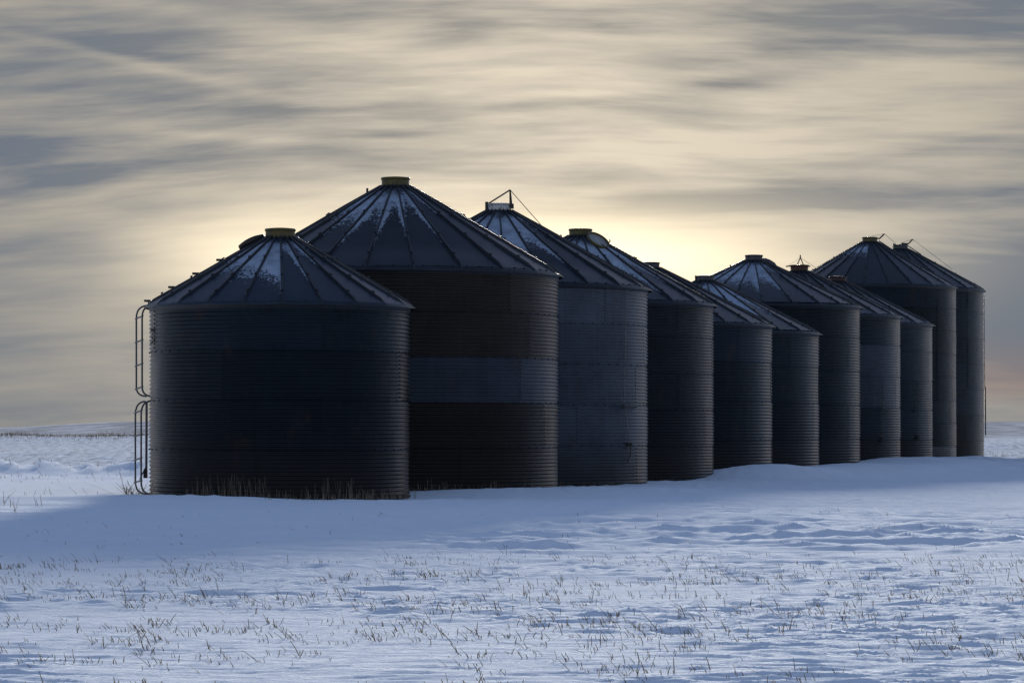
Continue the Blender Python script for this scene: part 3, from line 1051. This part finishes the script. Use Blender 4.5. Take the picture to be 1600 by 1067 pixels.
# eighth: A frame and two wires; rope down the wall
f8 = bpy.data.objects.new('lid_frame', None)
COL.objects.link(f8)
f8.parent = B8['root']
ap8 = local(B8, 1250.5, 402.5)
bar(B8, 'frame_leg', local(B8, 1245, 415.5), ap8, 0.030, M_DARK, f8)
bar(B8, 'frame_leg', local(B8, 1256, 415.5), ap8, 0.030, M_DARK, f8)
tube_part(B8, 'frame_pin', [ap8, local(B8, 1250.5, 398.5)], 0.028, M_DARK, 6, f8)
tube_part(B8, 'stay_wire', [ap8, local(B8, 1230, 416)], 0.010, M_DARK, 4)
tube_part(B8, 'stay_wire', [ap8, local(B8, 1275, 419)], 0.010, M_DARK, 4)
tube_part(B8, 'cap_arm', [local(B8, 1228, 416.5), local(B8, 1235, 415.5)], 0.028, M_DARK)
tube_part(B8, 'cap_arm', [local(B8, 1262, 416.5), local(B8, 1266, 416)], 0.028, M_DARK)


def wall_rope(b, x, y0, ym, y1, side):
    tube_part(b, 'pull_rope', [wall_pt(b, x + 1.0, y0, .05), wall_pt(b, x, ym, .09), wall_pt(b, x - 0.5, y1, .09)], 0.013, M_DARK, 5)
    tube_part(b, 'rope_bracket', [wall_pt(b, x - 1 * side, ym, .14), wall_pt(b, x + 6 * side, ym, .04)], 0.034, M_DARK, 5)
    m_ = MB()
    m_.box(wall_pt(b, x - 0.3, y1 - 1, .07), (0.10, 0.10, 0.20))
    link('rope_cleat', m_.mesh('rope_cleat', M_DARK), b['root'])


wall_rope(B8, 1376, 592, 637.5, 688, 1)
wall_rope(B9, 1432, 600, 642.5, 684, -1)
tube_part(B9, 'cap_pin', [local(B9, 1297, 440), local(B9, 1295.5, 433)], 0.03, M_DARK)
# tenth and eleventh: slanting lid arms and stay wires
for b, tip, foot, wl, wr in ((B10, (1382, 365.5), (1374, 373), (1362, 369), (1400, 381)), (B11, (1426, 374), (1419.5, 381), (1407, 380), (1488, 421))):
    tp, ft = local(b, *tip), local(b, *foot)
    arm = tube_part(b, 'lid_arm', [local(b, foot[0] - 11, foot[1] - 0.5), ft, tp], 0.038, M_DARK, 6)
    tube_part(b, 'stay_wire', [tp, local(b, *wl)], 0.010, M_DARK, 4)
    tube_part(b, 'stay_wire', [tp, local(b, *wr)], 0.012, M_DARK, 4)
    tube_part(b, 'roof_rail', [local(b, foot[0] - 1, foot[1] + 3), local(b, foot[0] + 20, foot[1] + 17)], 0.025, M_DARK, 5)
tube_part(B11, 'cap_arm', [local(B11, 1395, 381.5), local(B11, 1400, 383)], 0.04, M_DARK)
# stiffener strips up the walls of the last two
for b, px, y0, y1 in ((B10, 1463.5, 470, 625), (B11, 1511, 462, 484), (B11, 1511, 530, 608)):
    tube_part(b, 'wall_strip', [wall_pt(b, px, y0, .02), wall_pt(b, px, y1, .02)], 0.016, M_RIB, 4)
# thin conduit on the far wall, standing off to the right
tube_part(B11, 'conduit', [local(B11, 1539.5, 604), local(B11, 1540, 681)], 0.035, M_PIPE, 6)
tube_part(B11, 'conduit', [local(B11, 1537.8, 462), local(B11, 1538.6, 604)], 0.018, M_PIPE, 5)


# ------------------------------------------------------------------ stubble and dry grass
def stalks(name, items, mat, label, cat):
    """items: (x, y, height, lean_x, lean_y, radius); three-sided tapering straws in one mesh"""
    n = len(items)
    A = np.array(items, float)
    z0 = ground(A[:, 0], A[:, 1]) - 0.02
    V = np.zeros((n, 3, 3, 3))
    a0 = np.random.RandomState(3).rand(n) * 6.28
    for lev, (t, rs) in enumerate(((0.0, 1.0), (0.55, 0.9), (1.0, 0.6))):
        bend = t * t * 0.25 + t * 0.75
        for k in range(3):
            ang = a0 + k * 2.0944
            V[:, lev, k, 0] = A[:, 0] + A[:, 3] * bend * A[:, 2] + np.cos(ang) * A[:, 5] * rs
            V[:, lev, k, 1] = A[:, 1] + A[:, 4] * bend * A[:, 2] + np.sin(ang) * A[:, 5] * rs
            V[:, lev, k, 2] = z0 + t * (A[:, 2] + 0.02)
    base = np.arange(n)[:, None] * 9
    quads = []
    for lev in range(2):
        for k in range(3):
            k2 = (k + 1) % 3
            quads.append(base + np.array([[lev * 3 + k, lev * 3 + k2, lev * 3 + 3 + k2, lev * 3 + 3 + k]]))
    Q = np.concatenate(quads, 0)
    T = base + np.array([[6, 7, 8]])
    me = bpy.data.meshes.new(name)
    me.from_pydata(V.reshape(-1, 3).tolist(), [], Q.tolist() + T.tolist())
    me.materials.append(mat)
    me.update()
    o = link(name, me)
    put_props(o, label, cat, None, 'stuff')
    return o


rs = np.random.RandomState(11)


def build_stubble():
    items = []
    # drill rows across the view, stubble breaking through where the wind has thinned the snow
    y = 18.5
    while y < 62:
        half = y * 0.175 + 1.0
        x = -half
        while x < half:
            x += rs.exponential(0.026)
            yy = y + rs.normal(0, 0.09)
            m = perlin(np.array([x / 1.6]), np.array([yy / 2.2]), 71)[0] * 0.7 + perlin(np.array([x / 0.5]), np.array([yy / 0.9]), 72)[0] * 0.6
            dens = 0.19 if yy < 34 else 0.19 * max(0.06, (1 - (yy - 34) / 8.0))
            cut = -0.06 + (0.0 if yy < 35 else (yy - 35) * 0.015)
            if m < cut or rs.rand() > dens * (0.7 + 2.0 * max(m, 0.0)):
                continue
            k = rs.choice([1, 1, 1, 1, 1, 2, 3])
            for _ in range(k):
                h = min(0.14, 0.014 + rs.gamma(1.4, 0.016))
                lx = rs.normal(-0.55, 0.60)
                if rs.rand() < 0.12:
                    lx *= 2.5
                items.append((x + rs.normal(0, 0.02), yy + rs.normal(0, 0.03), h, lx, rs.normal(0, 0.4), rs.uniform(0.0024, 0.0050)))
        y += 0.30
    stalks('stubble', items, M_STRAW, 'cut straw stubble poking in thin rows through the wind packed snow', 'stubble')


build_stubble()


def build_dry_grass():
    items = []

    def clump(px, d, n, hmin, hmax, spread, lean=0.10, rad=(0.003, 0.006)):
        for _ in range(n):
            x = (px - 800) / FPX * d + rs.normal(0, spread)
            items.append((x, d + rs.normal(0, 0.12), rs.uniform(hmin, hmax), rs.normal(-0.03, lean), rs.normal(0, lean), rs.uniform(*rad)))
    axis = W(438, 374, 74.8)
    for px in range(236, 648, 5):                     # along the foot of the first bin
        xx = (px - 800) / FPX * 72.0 - axis.x
        depth = axis.y - math.sqrt(max(0.0, 3.12 ** 2 - min(abs(xx), 3.1) ** 2)) - 0.12
        tall = 1.0 if (300 < px < 420 or 490 < px < 560) else 0.55
        n = 4 if tall == 1.0 else 3
        if px < 290:
            n, tall = 2, 0.3
        if px > 545:
            n = 6
        clump(px, depth - 0.1, n, 0.08 * tall, 0.56 * tall, 0.06, 0.12, (0.0022, 0.0045))
    for px in (655, 660, 668, 690, 700, 770, 776, 830):   # a few by the second bin
        clump(px, 78.2, 4, 0.06, 0.22 if px > 680 else 0.38, 0.07)
    for bb, lo, hi in ((B2, 642, 872), (B3, 874, 1008), (B4, 1012, 1060)):   # weeds and spilt straw along the next walls
        bx, by = bb['root_xy']
        for px in range(lo, hi, 6):
            if rs.rand() < 0.45:
                continue
            xx = (px - 800) / FPX * (bb['d'] - bb['r'] * 0.8) - bx
            if abs(xx) < bb['r']:
                dd = by - math.sqrt((bb['r'] + 0.1) ** 2 - xx ** 2) - 0.05
                clump(px, dd - 0.1, rs.randint(2, 6), 0.04, 0.16, 0.08, 0.5)
    for px in (500, 520, 545, 555, 470, 450, 590, 600, 425, 480, 515):
        clump(px, 69.0, 5, 0.04, 0.13, 0.10, 0.5)
    for px, n in ((198, 7), (207, 10), (215, 10), (224, 8)):  # weeds under the ladder
        clump(px, 73.4, n, 0.15, 0.42, 0.10, 0.75, (0.006, 0.011))
    for px, py in ((8, 792), (30, 800), (50, 780), (80, 782), (138, 783), (15, 795), (60, 795)):
        clump(px, EYE * FPX / (py - HORIZON), 3, 0.08, 0.28, 0.10, 0.35, (0.004, 0.008))
    stalks('dry_grass', items, M_GRASS, 'thin dead grass standing along the foot of the nearest bins', 'dry grass')


build_dry_grass()


def build_far_grass():
    items = []
    for _ in range(5200):                               # rough verge across the left field
        x = rs.uniform(-75, -20)
        if perlin(np.array([x / 4.0]), np.array([3.3]), 81)[0] < -0.30 + rs.normal(0, 0.2):
            continue
        y = 368 + 0.05 * (x + 50) + rs.normal(0, 9)
        items.append((x, y, (rs.gamma(2.0, 0.07) + 0.04) * (0.5 + 1.3 * max(0.0, perlin(np.array([x / 2.2]), np.array([7.7]), 83)[0] + 0.3)), rs.normal(-0.1, 0.3), rs.normal(0, 0.3), rs.uniform(0.012, 0.03)))
    for _ in range(900):                                # along the ditch right of the bins
        x = rs.uniform(18, 50)
        y = 188 + rs.normal(0, 7)
        if perlin(np.array([x / 2.0]), np.array([y / 6.0]), 82)[0] < 0.05:
            continue
        items.append((x, y, rs.gamma(2.0, 0.05) + 0.05, rs.normal(-0.2, 0.4), rs.normal(0, 0.3), rs.uniform(0.006, 0.014)))
    for _ in range(700):
        x = rs.uniform(-30, -8)
        y = 117 + rs.normal(0, 9)
        items.append((x, y, rs.gamma(2.0, 0.04) + 0.03, rs.normal(-0.2, 0.4), rs.normal(0, 0.3), rs.uniform(0.004, 0.010)))
    stalks('verge_grass', items, M_GRASS, 'brown tufts of dead grass along the distant field edges', 'verge grass')


build_far_grass()
